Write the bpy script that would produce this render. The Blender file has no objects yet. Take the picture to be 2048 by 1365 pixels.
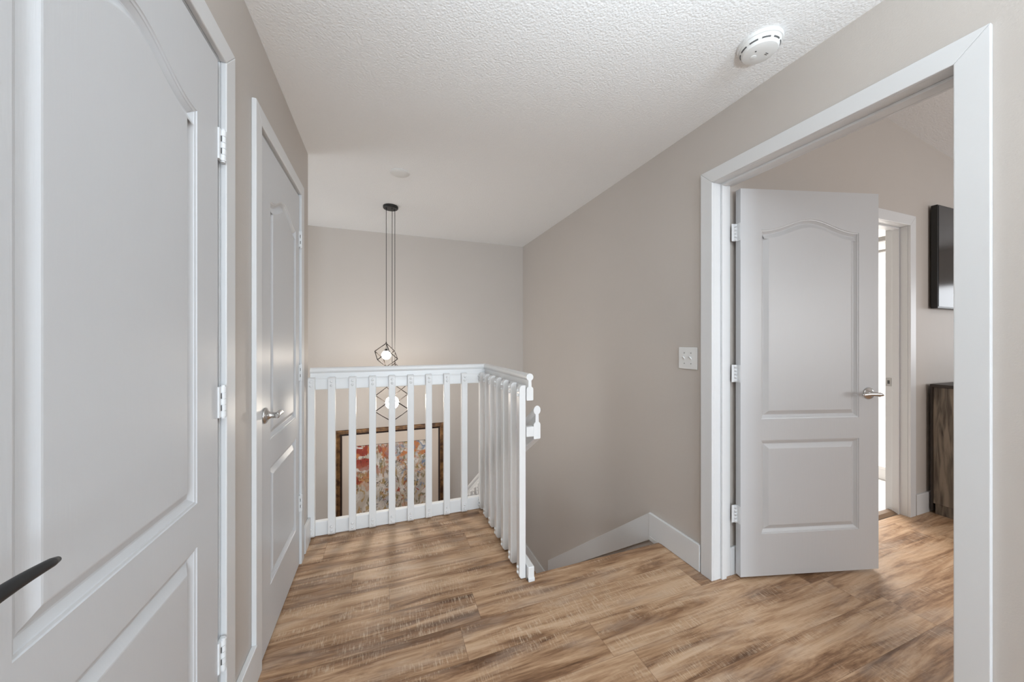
import bpy, bmesh, math, random
from mathutils import Vector, Matrix
random.seed(7)
R = math.radians
scene = bpy.context.scene
COL = scene.collection

# ------------------------------------------------------------------ materials
def new_mat(name):
    m = bpy.data.materials.new(name); m.use_nodes = True
    nt = m.node_tree; b = nt.nodes['Principled BSDF']
    return m, nt, b

def lin(r, g, b):
    f = lambda c: (c / 255 / 12.92) if c / 255 <= .04045 else ((c / 255 + .055) / 1.055) ** 2.4
    return (f(r), f(g), f(b), 1)

def plain(name, col, rough=.5, metal=0.0, spec=.5):
    m, nt, b = new_mat(name)
    b.inputs['Base Color'].default_value = col
    b.inputs['Roughness'].default_value = rough
    b.inputs['Metallic'].default_value = metal
    b.inputs['Specular IOR Level'].default_value = spec
    return m

def N(nt, typ, **kw):
    n = nt.nodes.new(typ)
    for k, v in kw.items():
        setattr(n, k, v)
    return n

def bump_noise(m, nt, b, scale, strength, dist=.002, detail=4, stretch=None, rough=.6):
    tc = N(nt, 'ShaderNodeTexCoord'); mp = N(nt, 'ShaderNodeMapping')
    nt.links.new(tc.outputs['Object'], mp.inputs['Vector'])
    if stretch: mp.inputs['Scale'].default_value = stretch
    nz = N(nt, 'ShaderNodeTexNoise'); nz.inputs['Scale'].default_value = scale
    nz.inputs['Detail'].default_value = detail; nz.inputs['Roughness'].default_value = rough
    nt.links.new(mp.outputs['Vector'], nz.inputs['Vector'])
    bp = N(nt, 'ShaderNodeBump'); bp.inputs['Strength'].default_value = strength; bp.inputs['Distance'].default_value = dist
    nt.links.new(nz.outputs['Fac'], bp.inputs['Height']); nt.links.new(bp.outputs['Normal'], b.inputs['Normal'])
    return nz

def wall_paint():
    m, nt, b = new_mat('greige_wall_paint')
    b.inputs['Roughness'].default_value = .5
    b.inputs['Specular IOR Level'].default_value = .35
    tc = N(nt, 'ShaderNodeTexCoord')
    nz = N(nt, 'ShaderNodeTexNoise'); nz.inputs['Scale'].default_value = 1.6; nz.inputs['Detail'].default_value = 3
    nt.links.new(tc.outputs['Object'], nz.inputs['Vector'])
    mx = N(nt, 'ShaderNodeMix', data_type='RGBA')
    mx.inputs[6].default_value = WALL_A; mx.inputs[7].default_value = WALL_B
    nt.links.new(nz.outputs['Fac'], mx.inputs[0]); nt.links.new(mx.outputs[2], b.inputs['Base Color'])
    n2 = N(nt, 'ShaderNodeTexNoise'); n2.inputs['Scale'].default_value = 190; n2.inputs['Detail'].default_value = 3
    n3 = N(nt, 'ShaderNodeTexNoise'); n3.inputs['Scale'].default_value = 9; n3.inputs['Detail'].default_value = 2
    nt.links.new(tc.outputs['Object'], n2.inputs['Vector']); nt.links.new(tc.outputs['Object'], n3.inputs['Vector'])
    ad = N(nt, 'ShaderNodeMath', operation='MULTIPLY_ADD'); ad.inputs[1].default_value = 3.0
    nt.links.new(n3.outputs['Fac'], ad.inputs[0]); nt.links.new(n2.outputs['Fac'], ad.inputs[2])
    bp = N(nt, 'ShaderNodeBump'); bp.inputs['Strength'].default_value = .22; bp.inputs['Distance'].default_value = .002
    nt.links.new(ad.outputs[0], bp.inputs['Height']); nt.links.new(bp.outputs['Normal'], b.inputs['Normal'])
    return m

WALL_A = (.560, .515, .475, 1); WALL_B = (.590, .545, .505, 1)

def ceiling_mat():
    m, nt, b = new_mat('textured_ceiling_white')
    b.inputs['Base Color'].default_value = (.90, .90, .90, 1)
    b.inputs['Roughness'].default_value = .9; b.inputs['Specular IOR Level'].default_value = .1
    tc = N(nt, 'ShaderNodeTexCoord')
    nz = N(nt, 'ShaderNodeTexNoise'); nz.inputs['Scale'].default_value = 95; nz.inputs['Detail'].default_value = 3; nz.inputs['Roughness'].default_value = .65
    vo = N(nt, 'ShaderNodeTexVoronoi'); vo.inputs['Scale'].default_value = 120
    nt.links.new(tc.outputs['Object'], nz.inputs['Vector']); nt.links.new(tc.outputs['Object'], vo.inputs['Vector'])
    ad = N(nt, 'ShaderNodeMath', operation='SUBTRACT')
    nt.links.new(nz.outputs['Fac'], ad.inputs[0]); nt.links.new(vo.outputs['Distance'], ad.inputs[1])
    bp = N(nt, 'ShaderNodeBump'); bp.inputs['Strength'].default_value = .32; bp.inputs['Distance'].default_value = .005
    nt.links.new(ad.outputs[0], bp.inputs['Height']); nt.links.new(bp.outputs['Normal'], b.inputs['Normal'])
    return m

def door_paint():
    m, nt, b = new_mat('white_door_paint_embossed_grain')
    b.inputs['Base Color'].default_value = (.64, .65, .668, 1); b.inputs['Roughness'].default_value = .36
    bump_noise(m, nt, b, 30, .18, .0015, 3, (6, 6, .35))
    return m

def floor_mat():
    m, nt, b = new_mat('weathered_oak_plank_floor')
    L = nt.links
    def math_(op, a=None, c=None, d=None):
        n = N(nt, 'ShaderNodeMath', operation=op)
        for i, v in enumerate((a, c, d)):
            if v is None: continue
            if isinstance(v, (int, float)): n.inputs[i].default_value = v
            else: L.new(v, n.inputs[i])
        return n.outputs[0]
    tc = N(nt, 'ShaderNodeTexCoord'); sep = N(nt, 'ShaderNodeSeparateXYZ'); L.new(tc.outputs['Object'], sep.inputs[0])
    x, y = sep.outputs[0], sep.outputs[1]
    PW, PL = .182, 1.22
    yr = math_('DIVIDE', math_('ADD', y, 5.03), PW)
    row = math_('FLOOR', yr); fy = math_('SUBTRACT', yr, row)
    wn = N(nt, 'ShaderNodeTexWhiteNoise', noise_dimensions='1D'); L.new(row, wn.inputs['W'])
    xr = math_('ADD', math_('DIVIDE', math_('ADD', x, 7.0), PL), math_('MULTIPLY', wn.outputs['Value'], 3.7))
    colm = math_('FLOOR', xr); fx = math_('SUBTRACT', xr, colm)
    cv = N(nt, 'ShaderNodeCombineXYZ'); L.new(row, cv.inputs[0]); L.new(colm, cv.inputs[1])
    w2 = N(nt, 'ShaderNodeTexWhiteNoise', noise_dimensions='2D'); L.new(cv.outputs[0], w2.inputs['Vector'])
    # grain coordinates, displaced per plank
    off = N(nt, 'ShaderNodeVectorMath', operation='SCALE'); L.new(w2.outputs['Color'], off.inputs[0]); off.inputs['Scale'].default_value = 31.0
    pos = N(nt, 'ShaderNodeVectorMath', operation='ADD'); L.new(tc.outputs['Object'], pos.inputs[0]); L.new(off.outputs[0], pos.inputs[1])
    def noise(sx, sy, scale, detail=5, rough=.6, dist=0.0):
        mp = N(nt, 'ShaderNodeMapping'); mp.inputs['Scale'].default_value = (sx, sy, 1); L.new(pos.outputs[0], mp.inputs[0])
        n = N(nt, 'ShaderNodeTexNoise'); n.inputs['Scale'].default_value = scale; n.inputs['Detail'].default_value = detail
        n.inputs['Roughness'].default_value = rough; n.inputs['Distortion'].default_value = dist; L.new(mp.outputs[0], n.inputs['Vector'])
        return n.outputs['Fac']
    big = noise(.75, 7.0, 2.0, 6, .66, .7)          # broad streaks along the plank
    fine = noise(1.3, 20, 5.0, 6, .75, .3)         # fine grain
    saw = noise(48, 6.0, 4.0, 3, .6)              # rough-sawn marks across the plank
    sawm = noise(1.4, 6.0, 2.4, 4, .6)             # where they show
    ramp = N(nt, 'ShaderNodeValToRGB')
    t = math_('ADD', math_('MULTIPLY', big, 1.0), math_('MULTIPLY', fine, .34))
    t = math_('ADD', t, math_('MULTIPLY_ADD', w2.outputs['Value'], .08, -.225))
    L.new(t, ramp.inputs[0])
    cr = ramp.color_ramp
    cr.elements[0].position = .30; cr.elements[0].color = FLOOR[0]
    cr.elements[1].position = .78; cr.elements[1].color = FLOOR[4]
    for p, c in ((.41, FLOOR[1]), (.50, FLOOR[2]), (.61, FLOOR[3])):
        e = cr.elements.new(p); e.color = c
    # grey weathering
    gm = N(nt, 'ShaderNodeMix', data_type='RGBA'); gm.inputs[7].default_value = FLOOR[5]
    gmask = N(nt, 'ShaderNodeMapRange'); gmask.inputs[1].default_value = .5; gmask.inputs[2].default_value = .72
    gmask.inputs[4].default_value = .40
    L.new(noise(1.2, 4.0, 2.7, 4, .6), gmask.inputs[0]); L.new(gmask.outputs[0], gm.inputs[0]); L.new(ramp.outputs[0], gm.inputs[6])
    # saw marks, paler
    sm = N(nt, 'ShaderNodeMapRange'); sm.inputs[1].default_value = .50; sm.inputs[2].default_value = .64
    L.new(saw, sm.inputs[0])
    sk = N(nt, 'ShaderNodeMapRange'); sk.inputs[1].default_value = .47; sk.inputs[2].default_value = .62; sk.inputs[4].default_value = .55
    L.new(sawm, sk.inputs[0])
    smix = N(nt, 'ShaderNodeMix', data_type='RGBA'); smix.inputs[7].default_value = FLOOR[6]
    L.new(math_('MULTIPLY', sm.outputs[0], sk.outputs[0]), smix.inputs[0]); L.new(gm.outputs[2], smix.inputs[6])
    # seams
    ey = math_('MINIMUM', fy, math_('SUBTRACT', 1.0, fy)); ex = math_('MINIMUM', fx, math_('SUBTRACT', 1.0, fx))
    seam = math_('MAXIMUM', math_('LESS_THAN', ey, .007), math_('LESS_THAN', ex, .0012))
    fin = N(nt, 'ShaderNodeMix', data_type='RGBA'); fin.inputs[7].default_value = FLOOR[0]
    L.new(math_('MULTIPLY', seam, .35), fin.inputs[0]); L.new(smix.outputs[2], fin.inputs[6])
    L.new(fin.outputs[2], b.inputs['Base Color'])
    b.inputs['Specular IOR Level'].default_value = .32
    rr = N(nt, 'ShaderNodeMapRange'); rr.inputs[3].default_value = .34; rr.inputs[4].default_value = .50
    L.new(fine, rr.inputs[0]); L.new(rr.outputs[0], b.inputs['Roughness'])
    bp = N(nt, 'ShaderNodeBump'); bp.inputs['Strength'].default_value = .25; bp.inputs['Distance'].default_value = .0012
    L.new(math_('SUBTRACT', math_('ADD', fine, math_('MULTIPLY', saw, .5)), seam), bp.inputs['Height']); L.new(bp.outputs['Normal'], b.inputs['Normal'])
    return m

FLOOR = [(.125, .061, .030, 1), (.265, .145, .078, 1), (.44, .268, .155, 1), (.60, .40, .252, 1), (.70, .52, .365, 1),
         (.49, .395, .325, 1), (.72, .57, .42, 1)]

def dresser_wood():
    m, nt, b = new_mat('grey_brown_oak_veneer')
    tc = N(nt, 'ShaderNodeTexCoord'); mp = N(nt, 'ShaderNodeMapping'); mp.inputs['Scale'].default_value = (9, 9, .8)
    nt.links.new(tc.outputs['Object'], mp.inputs[0])
    nz = N(nt, 'ShaderNodeTexNoise'); nz.inputs['Scale'].default_value = 3.4; nz.inputs['Detail'].default_value = 6; nz.inputs['Distortion'].default_value = 1.4
    nt.links.new(mp.outputs[0], nz.inputs['Vector'])
    rp = N(nt, 'ShaderNodeValToRGB'); e = rp.color_ramp.elements
    e[0].position = .33; e[0].color = (.060, .046, .035, 1); e[1].position = .66; e[1].color = (.31, .25, .19, 1)
    nt.links.new(nz.outputs['Fac'], rp.inputs[0]); nt.links.new(rp.outputs[0], b.inputs['Base Color'])
    b.inputs['Roughness'].default_value = .55
    return m

def frame_wood():
    m, nt, b = new_mat('antique_gold_frame_finish')
    nz = bump_noise(m, nt, b, 14, .2, .001, 5)
    rp = N(nt, 'ShaderNodeValToRGB'); e = rp.color_ramp.elements
    e[0].position = .38; e[0].color = (.060, .024, .009, 1); e[1].position = .72; e[1].color = (.34, .175, .062, 1)
    nt.links.new(nz.outputs['Fac'], rp.inputs[0]); nt.links.new(rp.outputs[0], b.inputs['Base Color'])
    b.inputs['Roughness'].default_value = .42; b.inputs['Metallic'].default_value = .25
    return m

def painting_mat():
    m, nt, b = new_mat('abstract_floral_watercolour')
    L = nt.links
    tc = N(nt, 'ShaderNodeTexCoord'); g = tc.outputs['Object']
    sep = N(nt, 'ShaderNodeSeparateXYZ'); L.new(g, sep.inputs[0])
    def noise(scale, seed, detail=4, dist=1.0, sx=1, sz=1):
        mp = N(nt, 'ShaderNodeMapping'); mp.inputs['Location'].default_value = (seed, seed * 1.7, seed * .6); mp.inputs['Scale'].default_value = (sx, 1, sz)
        L.new(g, mp.inputs[0])
        n = N(nt, 'ShaderNodeTexNoise'); n.inputs['Scale'].default_value = scale; n.inputs['Detail'].default_value = detail; n.inputs['Distortion'].default_value = dist
        L.new(mp.outputs[0], n.inputs['Vector']); return n.outputs['Fac']
    def rng(v, lo, hi, a=0.0, c=1.0):
        r = N(nt, 'ShaderNodeMapRange'); r.inputs[1].default_value = lo; r.inputs[2].default_value = hi; r.inputs[3].default_value = a; r.inputs[4].default_value = c
        L.new(v, r.inputs[0]); return r.outputs[0]
    def mul(a, c):
        n = N(nt, 'ShaderNodeMath', operation='MULTIPLY')
        for i, v in enumerate((a, c)):
            if isinstance(v, float): n.inputs[i].default_value = v
            else: L.new(v, n.inputs[i])
        return n.outputs[0]
    cur = [None]
    def layer(col, fac):
        mx = N(nt, 'ShaderNodeMix', data_type='RGBA')
        if cur[0] is None: mx.inputs[6].default_value = lin(196, 183, 168)
        else: L.new(cur[0], mx.inputs[6])
        mx.inputs[7].default_value = col; L.new(fac, mx.inputs[0]); cur[0] = mx.outputs[2]
    x, z = sep.outputs[0], sep.outputs[2]
    layer(lin(222, 214, 206), rng(noise(5, 1.0), .45, .6))
    layer(lin(172, 172, 178), rng(noise(6, 4.2), .55, .66, 0, .7))
    layer(lin(178, 142, 78), mul(rng(noise(7, 9.1, 5, 2.0, 1.6, .8), .54, .60), .8))
    layer(lin(120, 108, 70), mul(rng(noise(9, 13.0, 5, 2.5, 1.8, .7), .54, .60), .8))
    layer(lin(198, 132, 92), rng(noise(6, 17.3, 4, 1.5), .60, .66, 0, .6))
    layer(lin(196, 126, 78), mul(rng(noise(4.5, 21.5, 5, 1.8), .50, .57), rng(z, -.05, .28)))
    layer(lin(152, 60, 44), mul(mul(rng(noise(6.5, 25.0, 5, 1.6), .44, .50), rng(z, .06, .24)), rng(x, .04, -.16)))
    layer(lin(160, 62, 40), rng(noise(8, 29.0, 4, 1.4), .63, .67, 0, .9))
    layer(lin(128, 140, 160), mul(rng(noise(8, 33.0, 4, 1.5), .55, .63), rng(x, -.25, .22)))
    layer(lin(226, 218, 212), rng(noise(9, 37.0, 4, 1.0), .60, .66, 0, .9))
    ln = N(nt, 'ShaderNodeMath', operation='ABSOLUTE'); s5 = N(nt, 'ShaderNodeMath', operation='SUBTRACT'); s5.inputs[1].default_value = .5
    L.new(noise(5.5, 41.0, 2, 2.2, 1.5, .8), s5.inputs[0]); L.new(s5.outputs[0], ln.inputs[0])
    layer(lin(58, 46, 40), mul(rng(ln.outputs[0], .014, .006), rng(noise(4, 45.0), .48, .55)))
    L.new(cur[0], b.inputs['Base Color']); b.inputs['Roughness'].default_value = .6
    return m

def glow(name, col, strength):
    m, nt, b = new_mat(name)
    b.inputs['Base Color'].default_value = (.9, .9, .9, 1)
    b.inputs['Emission Color'].default_value = col; b.inputs['Emission Strength'].default_value = strength
    return m

def tile_mat():
    m, nt, b = new_mat('white_bathroom_tile')
    tc = N(nt, 'ShaderNodeTexCoord')
    bk = N(nt, 'ShaderNodeTexBrick'); bk.offset = .5; bk.inputs['Scale'].default_value = 1.0
    bk.inputs['Color1'].default_value = (.82, .81, .80, 1); bk.inputs['Color2'].default_value = (.80, .79, .78, 1); bk.inputs['Mortar'].default_value = (.55, .54, .53, 1)
    bk.inputs['Brick Width'].default_value = .3; bk.inputs['Row Height'].default_value = .3; bk.inputs['Mortar Size'].default_value = .003
    nt.links.new(tc.outputs['Object'], bk.inputs['Vector']); nt.links.new(bk.outputs['Color'], b.inputs['Base Color'])
    b.inputs['Roughness'].default_value = .25
    return m

M = dict(
    wall=wall_paint(), ceiling=ceiling_mat(), door=door_paint(), floor=floor_mat(),
    white=plain('white_trim_paint', (.74, .745, .75, 1), .36), rail=plain('white_railing_paint', (.86, .86, .855, 1), .33),
    hinge=plain('painted_hinge_white', (.80, .81, .82, 1), .3), slot=plain('dark_slot', (.10, .10, .10, 1), .7),
    nickel=plain('satin_nickel', (.62, .61, .60, 1), .25, 1.0), dark_nickel=plain('nickel_lever_dark_reflection', (.012, .013, .015, 1), .42, .0),  # lever: dark reflections on nickel put into a near-black base colour
    black=plain('black_canopy_metal', (.012, .012, .012, 1), .4), cage=plain('dark_bronze_wire', (.018, .011, .008, 1), .6),
    cord=plain('black_cord', (.03, .03, .03, 1), .7), plastic=plain('white_plastic', (.80, .80, .79, 1), .42),
    globe=glow('lit_opal_globe', (1, .90, .78, 1), 46.0), diffuser=glow('lit_ceiling_diffuser', (1, .98, .95, 1), 6.0),
    mat_board=plain('cream_mat_board', lin(215, 200, 186), .8), frame=frame_wood(), frame_in=plain('dark_frame_lip', (.028, .014, .010, 1), .4),
    art=painting_mat(), screen=plain('glossy_television_screen', (.012, .012, .014, 1), .12), bezel=plain('black_television_bezel', (.015, .015, .015, 1), .35),
    oak=dresser_wood(), oak_dark=plain('dark_dresser_edge', (.045, .033, .025, 1), .5), tile=tile_mat(),
    bath=plain('bathroom_white_paint', (.84, .83, .81, 1), .5), sill=plain('brown_threshold', lin(120, 96, 74), .45),
    greybar=plain('grey_shower_rail', (.30, .29, .28, 1), .5), steel=plain('brushed_steel', (.42, .42, .42, 1), .35, 1.0),
)
mg, nt_, b_ = new_mat('window_glass'); b_.inputs['Transmission Weight'].default_value = 1.0; b_.inputs['Roughness'].default_value = 0.0; b_.inputs['Base Color'].default_value = (1, 1, 1, 1)
M['glass'] = mg

# ------------------------------------------------------------------ mesh helpers
def box(bm, x0, x1, y0, y1, z0, z1, mi=0):
    vs = [bm.verts.new((x, y, z)) for x in (x0, x1) for y in (y0, y1) for z in (z0, z1)]
    for q in ((0, 1, 3, 2), (4, 6, 7, 5), (0, 4, 5, 1), (2, 3, 7, 6), (0, 2, 6, 4), (1, 5, 7, 3)):
        f = bm.faces.new([vs[i] for i in q]); f.material_index = mi

def frame_axes(d):
    d = d.normalized(); up = Vector((0, 0, 1)) if abs(d.z) < .95 else Vector((1, 0, 0))
    a = d.cross(up).normalized(); return a, a.cross(d).normalized()

def rod(bm, p0, p1, r0, r1=None, n=16, mi=0, smooth=True):
    p0, p1 = Vector(p0), Vector(p1); r1 = r0 if r1 is None else r1
    a, c = frame_axes(p1 - p0)
    rings = []
    for p, r in ((p0, r0), (p1, r1)):
        rings.append([bm.verts.new(p + a * (r * math.cos(2 * math.pi * k / n)) + c * (r * math.sin(2 * math.pi * k / n))) for k in range(n)])
    for k in range(n):
        f = bm.faces.new((rings[0][k], rings[0][(k + 1) % n], rings[1][(k + 1) % n], rings[1][k])); f.smooth = smooth; f.material_index = mi
    for rg in (rings[0][::-1], rings[1]):
        f = bm.faces.new(rg); f.material_index = mi

def lathe(bm, c, prof, axis='z', n=32, mi=0):
    """prof: list of (radius, height) along the axis from point c."""
    c = Vector(c); rings = []
    for r, h in prof:
        ring = []
        for k in range(n):
            t = 2 * math.pi * k / n; u, v = r * math.cos(t), r * math.sin(t)
            p = {'z': (u, v, h), 'x': (h, u, v), 'y': (u, h, v)}[axis]
            ring.append(bm.verts.new(c + Vector(p)))
        rings.append(ring)
    for a, b in zip(rings, rings[1:]):
        for k in range(n):
            f = bm.faces.new((a[k], a[(k + 1) % n], b[(k + 1) % n], b[k])); f.smooth = True; f.material_index = mi
    bm.faces.new(rings[0][::-1]).material_index = mi; bm.faces.new(rings[-1]).material_index = mi

def sweep(bm, ringlist, smooth=False):
    """ringlist: closed profile rings (lists of points), joined in order, ends capped."""
    vs = [[bm.verts.new(p) for p in r] for r in ringlist]
    n = len(vs[0])
    for a, b in zip(vs, vs[1:]):
        for k in range(n):
            bm.faces.new((a[k], a[(k + 1) % n], b[(k + 1) % n], b[k])).smooth = smooth
    bm.faces.new(vs[0][::-1]); bm.faces.new(vs[-1])

def prism(bm, pts, vec):
    v = Vector(vec); sweep(bm, [[Vector(p) for p in pts], [Vector(p) + v for p in pts]])

def obj(name, bm, mats, parent=None, bevel=0.0, seg=2, origin=None, auto=None):
    bmesh.ops.recalc_face_normals(bm, faces=bm.faces)
    if origin is not None:
        bmesh.ops.translate(bm, verts=bm.verts, vec=-Vector(origin))
    me = bpy.data.meshes.new(name); bm.to_mesh(me); bm.free()
    o = bpy.data.objects.new(name, me); COL.objects.link(o)
    for m in (mats if isinstance(mats, (list, tuple)) else [mats]): me.materials.append(m)
    if origin is not None: o.location = origin
    if parent is not None: o.parent = parent
    if bevel:
        b = o.modifiers.new('bevel', 'BEVEL'); b.width = bevel; b.segments = seg; b.limit_method = 'ANGLE'; b.angle_limit = R(40)
    if auto:
        me.shade_smooth() if hasattr(me, 'shade_smooth') else None
        try: me.set_sharp_from_angle(angle=R(auto))
        except Exception: pass
    return o

def tag(o, label, cat, group=None, kind=None):
    o['label'] = label; o['category'] = cat
    if group: o['group'] = group
    if kind: o['kind'] = kind
    return o

def empty(name, loc=(0, 0, 0), rz=0.0):
    o = bpy.data.objects.new(name, None); COL.objects.link(o); o.empty_display_size = .1
    o.location = loc; o.rotation_euler = (0, 0, rz)
    return o

def struct(name, bm, m, label, cat, **kw):
    return tag(obj(name, bm, m, **kw), label, cat, kind='structure')

NB = bmesh.new

# ------------------------------------------------------------------ dimensions (metres, camera above the origin)
CEIL = 2.44
XL, XR, XR2 = -.457, 1.621, 1.740          # left wall face, right wall faces
YF = 4.035                                  # far wall of the stairwell
YB, BYB = -4.2, -2.4                                   # hall end behind the camera
YN, YN2 = 1.357, 1.477                      # bedroom wall beside the open door
LOW = -2.75                                 # lower storey floor
LAND = -1.37                                # landing of the stair
OP0, OP1, OPZ = .524, 1.345, 2.092          # bedroom door opening
BX0, BX1, BZ = 2.81, 3.515, 2.085           # bathroom door opening
BEDX = 6.4

# ------------------------------------------------------------------ room shell
bm = NB()
box(bm, -.60, 1.68, YB - .1, 1.705, -.26, 0)
box(bm, -.60, .742, 1.705, 2.575, -.26, 0)
box(bm, 1.68, BEDX, YB - .1, 1.40, -.26, 0)
struct('floor', bm, M['floor'], 'brown weathered wood-look plank floor of the hall and bedroom', 'floor')

bm = NB(); box(bm, -2.1, 1.68, YB - .1, YF + .1, CEIL, CEIL + .1)
struct('ceiling', bm, M['ceiling'], 'white textured ceiling over the hall and stairwell', 'ceiling')

# right wall with the bedroom doorway
bm = NB()
RO0, RO1, ROZ = OP0 - .018, YN, OPZ + .018
box(bm, XR, XR2, YB, RO0, 0, 2.44); box(bm, XR, XR2, RO0, RO1, ROZ, 2.44); box(bm, XR, XR2, RO1, 1.705, 0, 2.44)
box(bm, XR, XR2, 1.705, YF + .1, LOW, 2.44)
box(bm, XR2 - .06, XR2, YB, YN2, 2.44, 3.3)
struct('wall_right', bm, M['wall'], 'greige wall with the open bedroom doorway on the right', 'wall')

bm = NB(); box(bm, -2.1, XR, YF, YF + .1, LOW, CEIL)
struct('wall_far', bm, M['wall'], 'greige far wall of the stairwell behind the hanging lights', 'wall')

# left wall with two closet doorways
D1a, D1b, D2a, D2b, DZ = .447, 1.258, 1.575, 2.247, 2.085
bm = NB()
XW = -.577
box(bm, XW, XL, YB, D1a - .018, 0, CEIL); box(bm, XW, XL, D1a - .018, D1b + .018, DZ + .018, CEIL)
box(bm, XW, XL, D1b + .018, D2a - .018, 0, CEIL); box(bm, XW, XL, D2a - .018, D2b + .018, DZ + .018, CEIL)
box(bm, XW, XL, D2b + .018, 2.50, 0, CEIL)
box(bm, -1.2, XW, YB, 2.38, 2.2, 2.3); box(bm, -1.3, -1.2, YB, 2.38, 0, CEIL)      # closet backs
box(bm, -1.2, XW, 1.40, 1.46, 0, 2.2); box(bm, -1.2, XW, .28, .34, 0, 2.2)
struct('wall_left', bm, M['wall'], 'greige wall holding the two white closet doors on the left', 'wall')
bm = NB(); box(bm, -2.1, XW, 2.38, 2.50, LOW, CEIL); box(bm, XW, .742, 2.455, 2.50, LOW, -.26)
struct('wall_stair_near', bm, M['wall'], 'greige wall under the landing railing facing the stairwell', 'wall')
SW = (2.75, 3.80, -.6, 1.9)
bm = NB(); box(bm, -2.2, -2.1, 2.38, SW[0], LOW, CEIL); box(bm, -2.2, -2.1, SW[1], YF + .1, LOW, CEIL); box(bm, -2.2, -2.1, SW[0], SW[1], LOW, SW[2]); box(bm, -2.2, -2.1, SW[0], SW[1], SW[3], CEIL)
struct('wall_stair_left', bm, M['wall'], 'greige left end wall of the stairwell', 'wall')
bm = NB(); box(bm, -2.2, XR2, 1.2, YF + .1, LOW - .1, LOW)
struct('floor_lower', bm, M['floor'], 'plank floor of the storey below', 'floor')

# hall end behind the camera, with a window added for fill light
WX0, WX1, WZ0, WZ1 = -.05, 1.25, .75, 2.10
bm = NB()
box(bm, -1.3, WX0, YB - .1, YB, 0, CEIL); box(bm, WX1, XR2, YB - .1, YB, 0, CEIL)
box(bm, WX0, WX1, YB - .1, YB, 0, WZ0); box(bm, WX0, WX1, YB - .1, YB, WZ1, CEIL)
struct('wall_back', bm, M['wall'], 'greige end wall of the hall behind the viewer', 'wall')

def window(name, x0, x1, y0, y1, z0, z1, label):
    bm = NB(); w = .05
    box(bm, x0, x0 + w, y0, y1, z0, z1); box(bm, x1 - w, x1, y0, y1, z0, z1)
    box(bm, x0 + w, x1 - w, y0, y1, z0, z0 + w); box(bm, x0 + w, x1 - w, y0, y1, z1 - w, z1)
    zm = (z0 + z1) / 2; box(bm, x0 + w, x1 - w, y0 + .02, y1 - .02, zm - .02, zm + .02)
    o = struct(name, bm, M['white'], label, 'window')
    bm = NB(); ym = (y0 + y1) / 2; box(bm, x0 + w, x1 - w, ym - .004, ym + .004, z0 + w, z1 - w)
    obj('pane', bm, M['glass'], o)
window('window_1', WX0, WX1, YB - .09, YB - .01, WZ0, WZ1, 'added white framed window at the hall end behind the viewer')

# bedroom shell
VX0, VS = 3.23, -.132                                       # vaulted ceiling: height along x
zc = lambda x: 2.80 + VS * (x - VX0)
bm = NB()
def slope_wall(bm, x0, x1, y0, y1, z0):
    prism(bm, [(x0, y0, z0), (x1, y0, z0), (x1, y0, zc(x1)), (x0, y0, zc(x0))], (0, y1 - y0, 0))
slope_wall(bm, XR2, BX0 - .018, YN, YN2, 0); slope_wall(bm, BX0 - .018, BX1 + .018, YN, YN2, BZ + .018); slope_wall(bm, BX1 + .018, BEDX, YN, YN2, 0)
struct('wall_bedroom', bm, M['wall'], 'greige bedroom wall with the bathroom doorway', 'wall')
bm = NB(); prism(bm, [(XR2 - .06, YB - .1, zc(XR2 - .06)), (BEDX, YB - .1, zc(BEDX)), (BEDX, YB - .1, zc(BEDX) + .1), (XR2 - .06, YB - .1, zc(XR2 - .06) + .1)], (0, YN2 - YB + .1, 0))
struct('ceiling_bedroom', bm, M['ceiling'], 'sloped white textured bedroom ceiling seen through the doorway', 'ceiling')
bm = NB(); box(bm, BEDX, BEDX + .1, YB - .1, -.5, 0, 2.6); box(bm, BEDX, BEDX + .1, 1.0, YN2, 0, 2.6); box(bm, BEDX, BEDX + .1, -.5, 1.0, 0, .95); box(bm, BEDX, BEDX + .1, -.5, 1.0, 1.95, 2.6)
struct('wall_bedroom_right', bm, M['wall'], 'greige far end wall of the bedroom', 'wall')
VX, VXb, VZ0, VZ1 = 2.9, 4.9, .8, 2.15
bm = NB()
slope_wall(bm, XR2, VX, BYB - .1, BYB, 0); slope_wall(bm, VXb, BEDX, BYB - .1, BYB, 0)
box(bm, VX, VXb, BYB - .1, BYB, 0, VZ0); slope_wall(bm, VX, VXb, BYB - .1, BYB, VZ1)
struct('wall_bedroom_near', bm, M['wall'], 'greige bedroom wall holding the added bedroom window', 'wall')
def side_window(name, x0, x1, y0, y1, z0, z1, label):
    bm = NB(); w = .05
    box(bm, x0, x1, y0, y0 + w, z0, z1); box(bm, x0, x1, y1 - w, y1, z0, z1)
    box(bm, x0, x1, y0 + w, y1 - w, z0, z0 + w); box(bm, x0, x1, y0 + w, y1 - w, z1 - w, z1)
    o = struct(name, bm, M['white'], label, 'window')
    bm = NB(); xm = (x0 + x1) / 2; box(bm, xm - .004, xm + .004, y0 + w, y1 - w, z0 + w, z1 - w)
    obj('pane', bm, M['glass'], o)
side_window('window_3', BEDX + .01, BEDX + .09, -.5, 1.0, .95, 1.95, 'added white framed window in the far end wall of the bedroom')  # out-of-view window added so the television screen reflects it
side_window('window_4', -2.19, -2.11, SW[0], SW[1], SW[2], SW[3], 'added tall white framed window at the left end of the stairwell')  # out-of-view window added to light the stairwell
window('window_2', VX, VXb, BYB - .09, BYB - .01, VZ0, VZ1, 'added white framed bedroom window opposite the television')  # out-of-view window added to light the bedroom

WE = (-.5, 1.0, .95, 1.95)
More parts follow.
